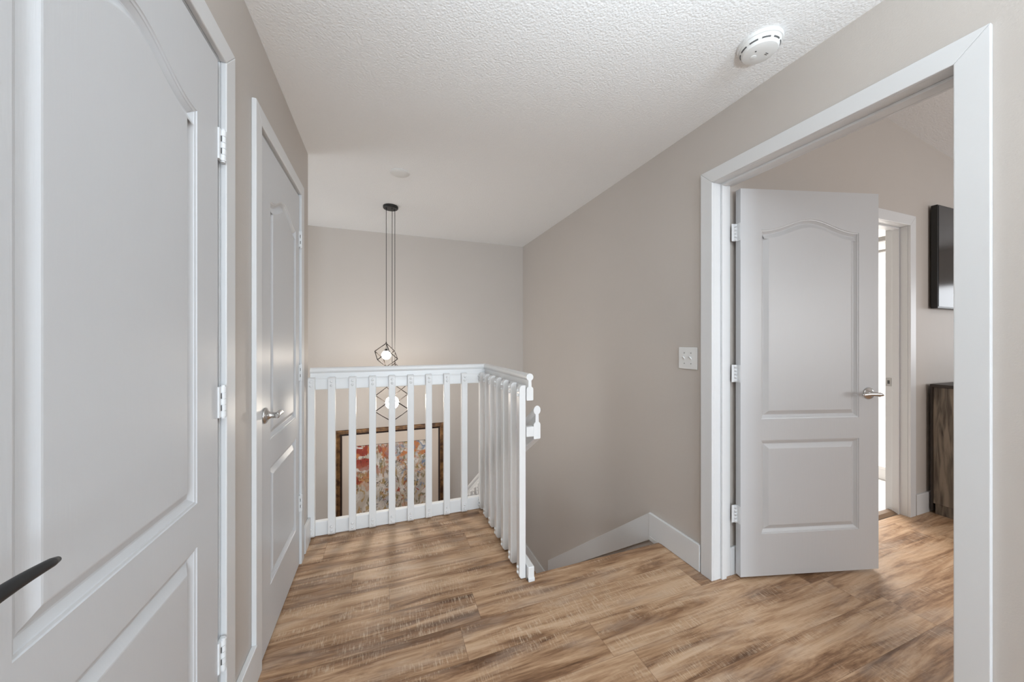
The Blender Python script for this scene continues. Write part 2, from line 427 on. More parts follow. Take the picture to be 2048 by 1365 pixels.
# (the bedroom end wall is built with the added window opening below)
# bathroom shell
bm = NB(); box(bm, XR2, 5.6, YN2, 3.6, -.06, -.004)
box(bm, BX0, BX1, 1.40, YN2, -.06, -.004)
struct('floor_bathroom', bm, M['tile'], 'white tiled bathroom floor beyond the far doorway', 'floor')
bm = NB(); box(bm, XR2, 5.6, 3.6, 3.7, -.06, 2.44)
struct('wall_bathroom_far', bm, M['bath'], 'white rear wall of the bathroom', 'wall')
bm = NB(); box(bm, 5.6, 5.7, YN2, 3.7, -.06, 2.44)
struct('wall_bathroom', bm, M['bath'], 'bright white bathroom wall seen through the narrow gap', 'wall')
bm = NB(); box(bm, XR2, 5.7, YN2, 3.7, 2.44, 2.5)
struct('ceiling_bathroom', bm, M['bath'], 'white bathroom ceiling', 'ceiling')

# ------------------------------------------------------------------ stairs
bm = NB()
NR, TR = 7, 1.60 / 6
for k in range(1, 7):
    y0 = 1.705 + (k - 1) * TR; z = -k * (-LAND) / NR
    box(bm, .742, XR, y0, y0 + TR, LAND - .2, z)
box(bm, .742, XR, 3.305, YF, LAND - .2, LAND)
for k in range(1, 7):
    x1 = .742 - (k - 1) * .255; box(bm, x1 - .255, x1, 3.305, YF, LOW, LAND - k * (LAND - LOW) / 7)
struct('trim_staircase', bm, M['floor'], 'wooden stairs going down beyond the floor edge', 'staircase')
bm = NB(); rod(bm, (.742, 1.716, -.012), (XR, 1.716, -.012), .012); box(bm, .742, XR, 1.66, 1.716, -.024, -.0005)
struct('trim_nosing', bm, M['floor'], 'rounded wooden floor edge at the top of the stairs', 'trim')
SK = -(1.034 + .147) / (3.284 - 1.814)
zt = lambda y: .147 + SK * (y - 1.806)
bm = NB(); prism(bm, [(1.606, 1.806, .147), (1.606, 3.29, zt(3.29)), (1.606, 3.29, zt(3.29) - .13), (1.606, 1.806, -.03)], (XR - 1.606, 0, 0))
struct('trim_skirt', bm, M['white'], 'white sloping skirt board along the right wall beside the stairs', 'trim', bevel=.002)
bm = NB(); box(bm, 1.607, XR, 3.29, YF, LAND, LAND + .15)
box(bm, .0, 1.607, YF - .014, YF, LAND, LAND + .15)
struct('baseboard_landing', bm, M['white'], 'white baseboard on the lower landing at the foot of the skirt board', 'baseboard', bevel=.002)

# ------------------------------------------------------------------ baseboards
BH = .148
def baseboard(name, x0, x1, y0, y1, label, h=BH):
    bm = NB(); box(bm, x0, x1, y0, y1, 0, h)
    return struct(name, bm, M['white'], label, 'baseboard', bevel=.003)
bm = NB(); box(bm, 1.604, XR, 1.42, 1.806, .001, BH); box(bm, 1.604, XR, 1.706, 1.806, -.03, .001)
struct('baseboard_right', bm, M['white'], 'white baseboard left of the bedroom door casing ending at the stairs', 'baseboard', bevel=.003)
baseboard('baseboard_left', XL, -.438, 1.323, 1.512, 'white baseboard between the two left closet doors')
baseboard('baseboard_left_end', XL, -.440, 2.342, 2.492, 'short white baseboard between the far closet door and the railing')
baseboard('baseboard_right_near', 1.604, XR, YB, .454, 'white baseboard right of the bedroom doorway')
baseboard('baseboard_left_near', XL, -.440, YB, .38, 'white baseboard left of the nearest closet door')
baseboard('baseboard_bedroom', 3.60, 5.9, 1.343, YN, 'white baseboard beside the bathroom casing behind the dresser')
baseboard('baseboard_bedroom_left', XR2, 2.735, 1.343, YN, 'white baseboard behind the open bedroom door')

# ------------------------------------------------------------------ door casings with jambs
def casing_poly(bm, a0, a1, zt_, w, place, z0=0.0):
    """mitred casing in the plane (along, z); place(along, z, depth) -> point; depth 0..1"""
    o0, o1, zo = a0 - w, a1 + w, zt_ + w
    for q in ([(o0, z0), (a0, z0), (a0, zt_), (o0, zo)], [(o0, zo), (a0, zt_), (a1, zt_), (o1, zo)], [(a1, z0), (o1, z0), (o1, zo), (a1, zt_)]):
        sweep(bm, [[Vector(place(a, z, 0)) for a, z in q], [Vector(place(a, z, 1)) for a, z in q]])

def build_casing(name, label, a0, a1, z, w, wall_face, front, jamb_back, axis, stop=None, back_casing=None):
    # axis 'y': opening runs along y in a wall of constant x; axis 'x': opening along x in a wall of constant y
    P = (lambda a, zz, x: (x, a, zz)) if axis == 'y' else (lambda a, zz, x: (a, x, zz))
    bm = NB(); casing_poly(bm, a0, a1, z, w, lambda a, zz, d: P(a, zz, wall_face + (front - wall_face) * d))
    o = struct(name, bm, M['white'], label, 'door casing', bevel=.0025)
    bm = NB(); j = .012
    lo, hi = min(wall_face, jamb_back), max(wall_face, jamb_back)
    def bb(a_0, a_1, n0, n1, z0, z1):
        n0, n1 = min(n0, n1), max(n0, n1)
        if axis == 'y': box(bm, n0, n1, a_0, a_1, z0, z1)
        else: box(bm, a_0, a_1, n0, n1, z0, z1)
    bb(a0 - j, a0, lo, hi, 0, z); bb(a1, a1 + j, lo, hi, 0, z); bb(a0 - j, a1 + j, lo, hi, z, z + j)
    if stop:
        s0, s1 = stop; t = .011
        bb(a0, a0 + t, s0, s1, 0, z - t); bb(a1 - t, a1, s0, s1, 0, z - t); bb(a0, a1, s0, s1, z - t, z)
    obj('jamb', bm, M['white'], o, bevel=.002)
    if back_casing is not None:
        bm = NB(); bw, bf, keep = back_casing
        if keep != 'none':
            bb(a0 - bw, a0, jamb_back, bf, 0, z + bw); bb(a0, a1 + (0.0), jamb_back, bf, z, z + bw)
            obj('rear_casing', bm, M['white'], o, bevel=.002)
    return o

build_casing('trim_1', 'white casing around the open bedroom doorway on the right', OP0, OP1, OPZ, .069, XR, 1.606, XR2, 'y', stop=(1.668, 1.700), back_casing=(.065, XR2 + .015, 'left'))
build_casing('trim_2', 'white casing around the nearest closet door at far left', D1a, D1b, DZ, .065, XL, -.441, XW, 'y', stop=(-.53, -.50))
build_casing('trim_3', 'white casing around the far closet door beside the railing', D2a, D2b, DZ, .064, XL, -.441, XW, 'y', stop=(-.53, -.50))
build_casing('trim_4', 'white casing around the bathroom doorway in the bedroom', BX0, BX1, BZ, .072, YN, 1.343, YN2, 'x', stop=(1.399, 1.437))

# ------------------------------------------------------------------ panelled doors
def offset_poly(pts, d):
    n = len(pts); out = []
    for i in range(n):
        p0, p1, p2 = Vector(pts[i - 1]), Vector(pts[i]), Vector(pts[(i + 1) % n])
        e1 = (p1 - p0).normalized(); e2 = (p2 - p1).normalized()
        n1 = Vector((-e1.y, e1.x)); n2 = Vector((-e2.y, e2.x))
        m = n1 + n2; m = m / max(m.dot(n1), .35)
        out.append(p1 + m * d)
    return out

PROF = [(0, 0), (.0015, .0024), (.0065, .0036), (.0075, .0056), (.019, .0128), (.0225, .0130), (.043, .0020), (.046, .0014)]

def panel_outlines(u0, u1, zs):
    z0, z1, z2, z3, rise = zs
    low = [(u0, z0), (u1, z0), (u1, z1), (u0, z1)]
    n = 36
    top = [(u1 + (u0 - u1) * k / n, z3 + rise * (math.sin(math.pi * k / n) ** 2) ** 1.15) for k in range(n + 1)]
    return low, [(u0, z2), (u1, z2)] + top

def door_mesh(W, H, T, u0, u1, zs):
    bm = NB()
    for side in (0, 1):
        yf = 0.0 if side == 0 else T; sg = 1 if side == 0 else -1
        rect = [bm.verts.new((a, yf, c)) for a, c in ((0, 0), (W, 0), (W, H), (0, H))]
        edges = [bm.edges.new((rect[i], rect[(i + 1) % 4])) for i in range(4)]
        if side == 0: r0 = rect
        else: r1 = rect
        for out in panel_outlines(u0, u1, zs):
            prev = None
            for off, dep in PROF:
                ring = [bm.verts.new((p.x, yf + sg * dep, p.y)) for p in offset_poly(out, off)]
                if prev is None:
                    edges += [bm.edges.new((ring[i], ring[(i + 1) % len(ring)])) for i in range(len(ring))]
                else:
                    for i in range(len(ring)):
                        bm.faces.new((prev[i], prev[(i + 1) % len(ring)], ring[(i + 1) % len(ring)], ring[i]))
                prev = ring
            bm.faces.new(prev)
        bmesh.ops.triangle_fill(bm, use_beauty=True, use_dissolve=False, edges=edges)
    for i in range(4):
        bm.faces.new((r0[i], r0[(i + 1) % 4], r1[(i + 1) % 4], r1[i]))
    return bm

def lever_set(parent, u, z, toward, mat, length=.10, reach=.05, T=.035, h=.017, flare=0.0, rose=.032):
    """rosette, neck and lever on the door face y=0 (facing -y); lever runs toward +u or -u"""
    bm = NB()
    lathe(bm, (u, 0, z), [(rose * .98, 0), (rose, -.003), (rose * .94, -.007), (rose * .62, -.012), (.014, -.017), (.0115, -.022), (.0115, -reach + .004), (.013, -reach)], axis='y', n=36)
    o = obj('door_handle', bm, mat, parent, auto=40)
    bm = NB(); rings = []
    m = 14
    for k in range(m + 1):
        s = k / m; uu = u + toward * (-.014 + (length + .014) * s)
        hh = h * (.62 + .38 * math.sin(math.pi * min(1, .35 + .5 * s))) * (1 - flare * s); dd = .0085 * (1 - .35 * s)
        if k in (0, m): hh *= .7; dd *= .7
        zz = z + .004 * math.sin(math.pi * s)
        rings.append([Vector((uu, -reach - .004 + dd * math.cos(t), zz + hh / 2 * math.sin(t) * (1 if abs(math.sin(t)) < .8 else .96))) for t in [2 * math.pi * q / 18 for q in range(18)]])
    sweep(bm, rings, smooth=True)
    obj('lever', bm, mat, o)
    # matching rosette and lever on the other face
    bm = NB()
    lathe(bm, (u, T, z), [(rose * .98, 0), (rose, .003), (rose * .94, .007), (rose * .62, .012), (.014, .017), (.0115, .022), (.0115, reach)], axis='y', n=28)
    rod(bm, (u - toward * .012, T + reach, z), (u + toward * length, T + reach, z), .008, .006)
    obj('door_handle', bm, mat, parent, auto=40)

def hinge_closed(parent, u, z, proud):
    """painted butt hinge of a shut door: knuckle barrel, slim leaves, dark strips for the shaded gaps"""
    bm = NB(); L_ = .089
    box(bm, u - .019, u + .012, -.004, .004, z - L_ / 2, z + L_ / 2)
    for a, c in ((0, .018), (.018, .036), (.036, .053), (.053, .071), (.071, .089)):
        rod(bm, (u, -proud, z - L_ / 2 + a + .0006), (u, -proud, z - L_ / 2 + c - .0006), .0075, n=14)
    rod(bm, (u, -proud, z - L_ / 2 - .004), (u, -proud, z + L_ / 2 + .004), .0055, n=14)
    for a in (.018, .053):
        box(bm, u - .0100, u - .0082, -.0062, -.003, z - L_ / 2 + a + .001, z - L_ / 2 + a + .017, 1)  # dark strips stand in for shaded gaps at the knuckles
    obj('hinge', bm, [M['hinge'], M['slot']], parent, auto=40)

# nearest closet door (left wall, faces +x)
def left_door(name, label, y0, y1, p0, p1, z0=.012):
    W, H = y1 - y0, 2.066 - z0
    o = obj(name, door_mesh(W, H, .035, p0 - y0, p1 - y0, (.238 - z0, .733 - z0, .845 - z0, 1.848 - z0, .066)), M['door'])
    o.location = (-.4505, y0, z0); o.rotation_euler = (0, 0, R(90))
    return tag(o, label, 'door', kind='structure')
d1 = left_door('door_1', 'nearest white panel closet door at far left with a nickel lever coloured near-black for its dark reflections', D1a + .004, 1.224, .640, 1.109)
for z in (1.83, 1.083, .345): hinge_closed(d1, 1.243 - D1a - .004, z - .012, .006)
lever_set(d1, .497 - D1a - .004, .984 - .012, 1, M['dark_nickel'], length=.112, reach=.058, h=.022, flare=.35)  # nickel lever, coloured dark in place of its reflections
d2 = left_door('door_2', 'second white panel closet door beside the railing with a nickel lever', D2a + .004, 2.228, 1.712, 2.153)
for z in (1.83, 1.083, .350): hinge_closed(d2, 2.243 - D2a - .004, z - .012, .006)
lever_set(d2, 1.636 - D2a - .004, .962 - .012, 1, M['nickel'], length=.066, reach=.042, h=.027)

# bedroom door, standing open
hp = (1.757, 1.300); tip = (2.532, 1.091)
ang = math.atan2(tip[1] - hp[1], tip[0] - hp[0]); W3 = math.hypot(tip[0] - hp[0], tip[1] - hp[1])
z0 = .016
d3 = obj('door_3', door_mesh(W3, 2.064 - z0, .035, .116, W3 - .118, (.238 - z0, .733 - z0, .845 - z0, 1.848 - z0, .066)), M['door'])
d3.location = (hp[0], hp[1], z0); d3.rotation_euler = (0, 0, ang)
tag(d3, 'white two-panel bedroom door standing open in the right doorway', 'door', kind='structure')
lever_set(d3, W3 - .062, .975 - z0, -1, M['nickel'], length=.105, reach=.055, h=.019)
for z in (1.838, 1.087, .339):
    bm = NB(); L_ = .092
    # knuckle in the gap between jamb and door edge, leaves on both
    px, py = -.010, .026
    for a in range(5):
        rod(bm, (px, py, z - z0 - L_ / 2 + a * L_ / 5 + .0007), (px, py, z - z0 - L_ / 2 + (a + 1) * L_ / 5 - .0007), .0065, n=14)
    box(bm, -.0022, -.0002, .002, .033, z - z0 - L_ / 2, z - z0 + L_ / 2)
    box(bm, -.0100, -.0002, .022, .028, z - z0 - L_ / 2, z - z0 + L_ / 2)
    box(bm, -.030, -.008, .0255, .0275, z - z0 - L_ / 2, z - z0 + L_ / 2)
    for dz in (-.03, 0, .03): rod(bm, (-.0022, .012 + (.008 if dz == 0 else 0), z - z0 + dz), (-.0032, .012 + (.008 if dz == 0 else 0), z - z0 + dz), .0032, n=10)
    obj('hinge', bm, M['hinge'], d3)

# strike plate on the bathroom jamb
bm = NB(); box(bm, BX1 - .0035, BX1 - .0005, 1.443, 1.473, .925, .985); box(bm, BX1 - .0042, BX1 - .003, 1.451, 1.464, .942, .968, 1)
tag(obj('strike_plate', bm, [M['steel'], M['slot']]), 'small metal strike plate on the white bathroom door jamb', 'strike plate')

# ------------------------------------------------------------------ landing railing
YR0, YR1 = 2.494, 2.530          # balusters of the back run (front and rear faces)
XS0, XS1 = .661, .700            # balusters of the side run
BZ0, BZ1 = .010, 1.026
rail = empty('landing_railing', (.70, 2.53, 0))
tag(rail, 'white wooden railing with square balusters around the stairwell opening', 'railing')
RO = Vector((.70, 2.53, 0))

def rail_profile():
    """(across, z): round grip, neck, shouldered block; block bottom at 0"""
    pts = [(-.019, .003), (-.016, 0), (.016, 0), (.019, .003), (.019, .062), (.016, .068), (.0095, .073), (.0085, .100)]
    c, r = .1235, .0195
    a0 = math.asin(.0085 / r)
    for k in range(17):
        t = -math.pi / 2 + a0 + (2 * math.pi - 2 * a0) * k / 16
        pts.append((r * math.cos(t), c + r * math.sin(t)))
    pts += [(-.0085, .100), (-.0095, .073), (-.016, .068), (-.019, .062)]
    return pts
prof = rail_profile()
ZR = 1.088 - .143
xc, yc = XS1 + .020, YR1 + .020
bm = NB()
sweep(bm, [[Vector((-.452, yc + (-a), ZR + z)) for a, z in prof],
           [Vector((xc + a, yc - a, ZR + z)) for a, z in [(-p, q) for p, q in prof]][::1] if False else [Vector((xc - (-a), yc - a, ZR + z)) for a, z in prof],
           [Vector((xc + a, 1.690, ZR + z)) for a, z in prof]])
obj('top_rail', bm, M['rail'], rail, origin=None, auto=35)
bm = NB()
box(bm, -.452, XS1 + .036, YR1, YR1 + .036, .001, .092)
box(bm, XS1 + .001, XS1 + .036, 1.668, YR1, .001, .078)
box(bm, XS1 + .001, XS1 + .038, 1.664, 1.69, .001, .022)
obj('bottom_rail', bm, M['rail'], rail, bevel=.004)

def bal_mesh(w, t, rtop=.020, rbot=.010, h0=BZ0, h1=BZ1):
    """square baluster; front face at y=0, rear at y=t, rounded front top edge"""
    side = [(t, h0), (rbot, h0), (0, h0 + rbot * 1.3)]
    for k in range(7):
        a = math.pi / 2 * k / 6
        side.append((rtop - rtop * math.cos(a), h1 - rtop * 1.15 + rtop * 1.15 * math.sin(a)))
    side.append((t, h1))
    bm = NB(); sweep(bm, [[Vector((-w / 2, y, z)) for y, z in side], [Vector((w / 2, y, z)) for y, z in side]])
    return bm

def cap_mesh():
    bm = NB(); lathe(bm, (0, 0, 0), [(.0085, 0.0), (.0082, -.003), (.0062, -.0062), (.003, -.0076)], axis='y', n=14)
    return bm
tmp = obj('baluster', bal_mesh(.043, YR1 - YR0), M['rail'], None, bevel=.003)
cap0 = obj('bolt_cap', cap_mesh(), M['rail'], None)
CAPZ = (1.000, .974, .066, .038)
first = True
def baluster(x, y, rz):
    global first
    if first: o = tmp
    else:
        o = tmp.copy(); COL.objects.link(o)
    o.parent = rail; o.location = (x, y, 0); o.rotation_euler = (0, 0, rz)
    for z in CAPZ:
        if first and z == CAPZ[0]: c = cap0
        else:
            c = cap0.copy(); COL.objects.link(c)
        c.parent = o; c.location = (0, 0, z)
    first = False
bxs = [-.4405, -.3235, -.201, -.078, .045, .168, .291, .418, .546]
for x in bxs: baluster(x, YR0, 0)
# corner and side run: front face looks to -x
for k in range(7):
    baluster(XS0, 1.692 + .0215 + .1335 * k, R(-90))
# everything above was laid out in world space: shift under the railing's empty
for ch in rail.children:
    ch.matrix_parent_inverse = Matrix.Translation(-RO)

# ------------------------------------------------------------------ stair railing going down
sr = empty('stair_railing', (.76, 1.69, -.2))
tag(sr, 'white sloping stair handrail with balusters going down beside the end post', 'railing')
HS = -.655; hx = .7615
bm = NB(); sweep(bm, [[Vector((hx + a * 1.02, y, .738 + HS * (y - 1.69) + z * 1.24)) for a, z in prof] for y in (1.690, 3.36)])
obj('handrail', bm, M['rail'], sr, auto=35)
bm = NB(); box(bm, .7005, hx - .018, 1.691, 1.720, .752, .805); obj('bracket', bm, M['rail'], sr, bevel=.003)
bm = NB()
zs_ = lambda y: -.10 + HS * (y - 1.75)
prism(bm, [(.7405, 1.76, zs_(1.76)), (.7405, 3.34, zs_(3.34)), (.7405, 3.34, zs_(3.34) - .16), (.7405, 1.76, zs_(1.76) - .16)], (.019, 0, 0))
obj('stringer_board', bm, M['rail'], sr, bevel=.003)
y = 1.86; k = 0
proto = None
while y < 3.36:
    zt_ = .738 + HS * (y - 1.69) + .075; zb_ = zs_(y) - .14
    o_h = zt_ - zb_
    if proto is None:
        proto = obj('baluster', bal_mesh(.020, .018, rtop=.008, rbot=.005, h0=-o_h / 2, h1=o_h / 2), M['rail'], None, bevel=.003); b = proto
    else:
        b = proto.copy(); COL.objects.link(b)
    b.parent = sr; b.location = (.722, y, (zt_ + zb_) / 2); b.rotation_euler = (0, 0, R(-90))
    for z in (o_h / 2 - .035, o_h / 2 - .06):
        c = cap0.copy(); COL.objects.link(c); c.parent = b; c.location = (0, 0, z)
    y += .135
for ch in sr.children: ch.matrix_parent_inverse = Matrix.Translation(-Vector((.76, 1.69, -.2)))

# ------------------------------------------------------------------ pendant cluster
pc = Vector((.046, 3.215, CEIL))
pend = empty('pendant_light', pc)
tag(pend, 'black pendant cluster of three lit globes in wire cubes over the stairwell', 'pendant light')
bm = NB(); lathe(bm, (0, 0, 0), [(.062, -.0005), (.063, -.004), (.063, -.018), (.058, -.024), (.02, -.025)], n=40)
for a, b2 in ((-.035, -.010), (.012, -.026), (.032, .012)): rod(bm, (a, b2, -.024), (a, b2, -.033), .006, .005)
obj('canopy', bm, M['black'], pend, auto=35)
def cube_cage(name_idx, off, zc_, a, gr, rot, wire=.0038):
    ax, ay = off
    drop = zc_ - CEIL
    hh = a * math.sqrt(3) / 2; rr = a * math.sqrt(2 / 3)
    top = Vector((ax, ay, drop + hh)); bot = Vector((ax, ay, drop - hh))
    up = [Vector((ax + rr * math.cos(rot + R(30 + 120 * k)), ay + rr * math.sin(rot + R(30 + 120 * k)), drop + hh / 3)) for k in range(3)]
    lo = [Vector((ax + rr * math.cos(rot + R(90 + 120 * k)), ay + rr * math.sin(rot + R(90 + 120 * k)), drop - hh / 3)) for k in range(3)]
    bm = NB()
    for k in range(3):
        rod(bm, top, up[k], wire, n=8); rod(bm, bot, lo[k], wire, n=8)
        rod(bm, up[k], lo[k], wire, n=8); rod(bm, up[k], lo[(k - 1) % 3], wire, n=8)
    rod(bm, top + Vector((0, 0, .012)), top - Vector((0, 0, .004)), .005, n=10)
    obj('wire_cage', bm, M['cage'], pend)
    bm = NB(); rod(bm, (ax, ay, -.03), top, .0022, n=8); rod(bm, top, (ax, ay, drop + gr), .0018, n=8)
    obj('cord', bm, M['cord'], pend)
    bm = NB(); rod(bm, (ax, ay, drop + gr * .8), (ax, ay, drop + gr + .016), .014, .011, n=18)
    obj('lamp_holder', bm, M['black'], pend)
    bm = NB(); bmesh.ops.create_uvsphere(bm, u_segments=32, v_segments=20, radius=gr)
    for f in bm.faces: f.smooth = True
    bmesh.ops.translate(bm, verts=bm.verts, vec=(ax, ay, drop))
    obj('globe', bm, M['globe'], pend)
CAGES = [((-.036, -.010), 1.137, .118, .038, R(14)), ((.012, -.026), .725, .192, .056, R(0)), ((.036, .016), .925, .160, .046, R(50))]
for i, c in enumerate(CAGES): cube_cage(i, *c)

# ------------------------------------------------------------------ ceiling fittings
bm = NB(); lathe(bm, (.098, 2.552, CEIL), [(.066, -.0005), (.066, -.004), (.062, -.007), (.02, -.0085)], n=40)
tag(obj('ceiling_cover_plate', bm, M['plastic'], auto=35), 'round flat white blank cover plate on the ceiling above the pendant canopy', 'cover plate')

sm = empty('smoke_detector', (1.393, .952, CEIL))
tag(sm, 'round white smoke detector on the ceiling near the right wall', 'smoke detector')
bm = NB(); lathe(bm, (0, 0, 0), [(.076, -.0005), (.077, -.006), (.074, -.013), (.068, -.014)], n=48)
obj('base_ring', bm, M['plastic'], sm, auto=35)
bm = NB(); lathe(bm, (0, 0, 0), [(.070, -.012), (.069, -.020), (.066, -.028), (.064, -.029), (.063, -.034), (.058, -.041), (.046, -.045), (.02, -.0465)], n=48)
obj('cover', bm, M['plastic'], sm, auto=35)
bm = NB()
for k in range(10):
    a0 = R(36 * k + 5); a1 = R(36 * k + 30)
    for q in range(5):
        t0 = a0 + (a1 - a0) * q / 5; t1 = a0 + (a1 - a0) * (q + 1) / 5
        pts = [(.0662, t0, -.0265), (.0662, t1, -.0265), (.0648, t1, -.0305), (.0648, t0, -.0305)]
        vs = [bm.verts.new((r * 1.012 * math.cos(t), r * 1.012 * math.sin(t), z)) for r, t, z in pts]
        vi = [bm.verts.new((r * .96 * math.cos(t), r * .96 * math.sin(t), z)) for r, t, z in pts]
        bm.faces.new(vs); bm.faces.new(vi[::-1])
        for e in range(4): bm.faces.new((vs[e], vi[e], vi[(e + 1) % 4], vs[(e + 1) % 4]))
obj('vent_slot', bm, M['slot'], sm)
bm = NB()
lathe(bm, (-.012, .018, -.0455), [(.011, 0), (.011, -.0025), (.009, -.0032)], n=20)
obj('test_button', bm, M['plastic'], sm, auto=35)
bm = NB()
box(bm, .012, .026, -.016, -.0135, -.0472, -.044)
obj('sounder_slot', bm, M['slot'], sm)
bm = NB(); box(bm, .014, .026, -.010, -.0075, -.0472, -.044)
obj('sounder_slot', bm, M['slot'], sm)
bm = NB(); rod(bm, (-.03, -.005, -.0440), (-.03, -.005, -.0468), .003, n=12)
obj('indicator_light', bm, M['slot'], sm)

cl = empty('ceiling_light', (.62, -.12, CEIL))
tag(cl, 'round flush ceiling light of the hall above the viewer', 'ceiling light')
bm = NB(); lathe(bm, (0, 0, 0), [(.13, -.0005), (.13, -.025), (.12, -.03)], n=40); obj('base', bm, M['plastic'], cl, auto=35)
bm = NB(); lathe(bm, (0, 0, 0), [(.12, -.028), (.118, -.05), (.095, -.072), (.055, -.086), (.015, -.09)], n=40); obj('diffuser', bm, M['diffuser'], cl, auto=60)

# ------------------------------------------------------------------ light switch
sw = empty('light_switch', (XR, 1.508, 1.162))
tag(sw, 'white double toggle light switch on the wall left of the bedroom casing', 'light switch')
bm = NB(); box(bm, -.0065, -.0003, -.064, .064, -.062, .062); obj('wall_plate', bm, M['plastic'], sw, bevel=.003)
for yy in (-.023, .023):
    bm = NB(); box(bm, -.0078, -.006, yy - .0055, yy + .0055, -.0125, .0125); obj('toggle_collar', bm, M['plastic'], sw, bevel=.0008)
    bm = NB(); prism(bm, [(-.007, yy - .004, -.006), (-.007, yy - .004, .004), (-.019, yy - .004, .0125), (-.0205, yy - .004, .0065)], (0, .008, 0)); obj('toggle', bm, M['plastic'], sw, bevel=.0008)
    for dz in (-.030, .030):
        bm = NB(); lathe(bm, (-.0062, yy, dz), [(.0034, 0), (.0032, -.0012), (.0012, -.0015)], axis='x', n=12); box(bm, -.0079, -.0073, yy - .0028, yy + .0028, dz - .0004, dz + .0004, 1)
        obj('screw', bm, [M['steel'], M['slot']], sw)

# ------------------------------------------------------------------ picture on the far wall
px0, px1, pz1, pz0 = -.482, .634, .322, -.98
pic = empty('framed_picture', ((px0 + px1) / 2, YF, pz0))
tag(pic, 'large framed abstract floral print on the stairwell wall behind the railing', 'framed picture')
po = Vector(pic.location)
bm = NB(); fw = .056
fp = [(0, .000), (0, .020), (.006, .028), (.018, .030), (.024, .024), (.034, .026), (.042, .019), (.042, .000)]       # (inward, proud)
def ring(d, pr): return [Vector((px0 + d, YF - .0005 - pr, pz0 + d)), Vector((px1 - d, YF - .0005 - pr, pz0 + d)), Vector((px1 - d, YF - .0005 - pr, pz1 - d)), Vector((px0 + d, YF - .0005 - pr, pz1 - d))]
def ring_frame(bm, fp):
    rings = [[bm.verts.new(p) for p in ring(d, pr)] for d, pr in fp]
    for a in range(len(rings)):
        r0, r1 = rings[a], rings[(a + 1) % len(rings)]
        for k in range(4): bm.faces.new((r0[k], r0[(k + 1) % 4], r1[(k + 1) % 4], r1[k]))
ring_frame(bm, fp)
f_ = obj('frame', bm, M['frame'], pic)
bm = NB(); ring_frame(bm, [(.0421, .0), (.0421, .017), (.052, .013), (.060, .008), (.060, .0)]); g_ = obj('inner_lip', bm, M['frame_in'], pic)
bm = NB(); box(bm, px0 + .045, px1 - .045, YF - .008, YF - .002, pz0 + .045, pz1 - .045); h_ = obj('mat_board', bm, M['mat_board'], pic)
ax0, ax1, az1, az0 = -.300, .455, .140, -.80
acx = ((ax0 + ax1) / 2, YF - .0095, -.28)
bm = NB(); box(bm, ax0, ax1, YF - .0095, YF - .0082, az0, az1); i_ = obj('print', bm, M['art'], pic, origin=acx)
bm = NB()
for (u0, u1, v0, v1) in ((ax0 - .004, ax0, az0, az1), (ax1, ax1 + .004, az0, az1), (ax0 - .004, ax1 + .004, az1, az1 + .004)): box(bm, u0, u1, YF - .0092, YF - .0081, v0, v1)
j_ = obj('mat_bevel', bm, M['frame_in'], pic)
for ch in pic.children: ch.matrix_parent_inverse = Matrix.Translation(-po)

# ------------------------------------------------------------------ bedroom furniture
dx0, dx1, dy0, dy1, dz1 = 3.757, 5.25, .90, 1.335, .945
dr = empty('dresser', ((dx0 + dx1) / 2, (dy0 + dy1) / 2, 0)); tag(dr, 'dark oak-look dresser beside the bathroom casing seen past the open door', 'dresser')
do = Vector(dr.location)
parts = []
bm = NB(); box(bm, dx0 + .004, dx1 - .004, dy0 + .02, dy1 - .013, .075, dz1 - .022); parts.append(obj('body', bm, M['oak'], dr, bevel=.002))
bm = NB(); box(bm, dx0 + .002, dx1 - .002, dy1 - .012, dy1, .02, dz1 - .02); parts.append(obj('back_panel', bm, M['oak_dark'], dr))
bm = NB(); box(bm, dx0 - .006, dx1 + .006, dy0, dy1, dz1 - .022, dz1); parts.append(obj('top', bm, M['oak_dark'], dr, bevel=.002))
bm = NB(); box(bm, dx0 + .010, dx1 - .010, dy0 + .03, dy1 - .022, 0, .075); parts.append(obj('plinth', bm, M['oak'], dr))
for c in range(3):
    for r_ in range(3):
        xa = dx0 + .02 + c * (dx1 - dx0 - .04) / 3; za = .09 + r_ * .278
        bm = NB(); box(bm, xa + .005, xa + (dx1 - dx0 - .04) / 3 - .005, dy0, dy0 + .02, za, za + .268); d_ = obj('drawer', bm, M['oak'], dr, bevel=.002); parts.append(d_)
        xm = xa + (dx1 - dx0 - .04) / 6
        bm = NB(); rod(bm, (xm - .07, dy0 - .022, za + .19), (xm + .07, dy0 - .022, za + .19), .005); rod(bm, (xm - .06, dy0, za + .19), (xm - .06, dy0 - .022, za + .19), .004); rod(bm, (xm + .06, dy0, za + .19), (xm + .06, dy0 - .022, za + .19), .004)
        obj('drawer_pull', bm, M['steel'], d_)
for ch in parts: ch.matrix_parent_inverse = Matrix.Translation(-do)

tv = empty('television', (4.47, 1.31, 1.50)); tag(tv, 'black flat wall television above the dresser in the bedroom', 'television')
bm = NB(); box(bm, -.68, .68, 0, .035, 0, .76); obj('casing', bm, M['bezel'], tv, bevel=.004)
bm = NB(); box(bm, -.668, .668, -.002, .001, .014, .75); obj('screen', bm, M['screen'], tv)
bm = NB(); box(bm, -.2, .2, .035, .0465, .2, .5); obj('wall_bracket', bm, M['bezel'], tv)

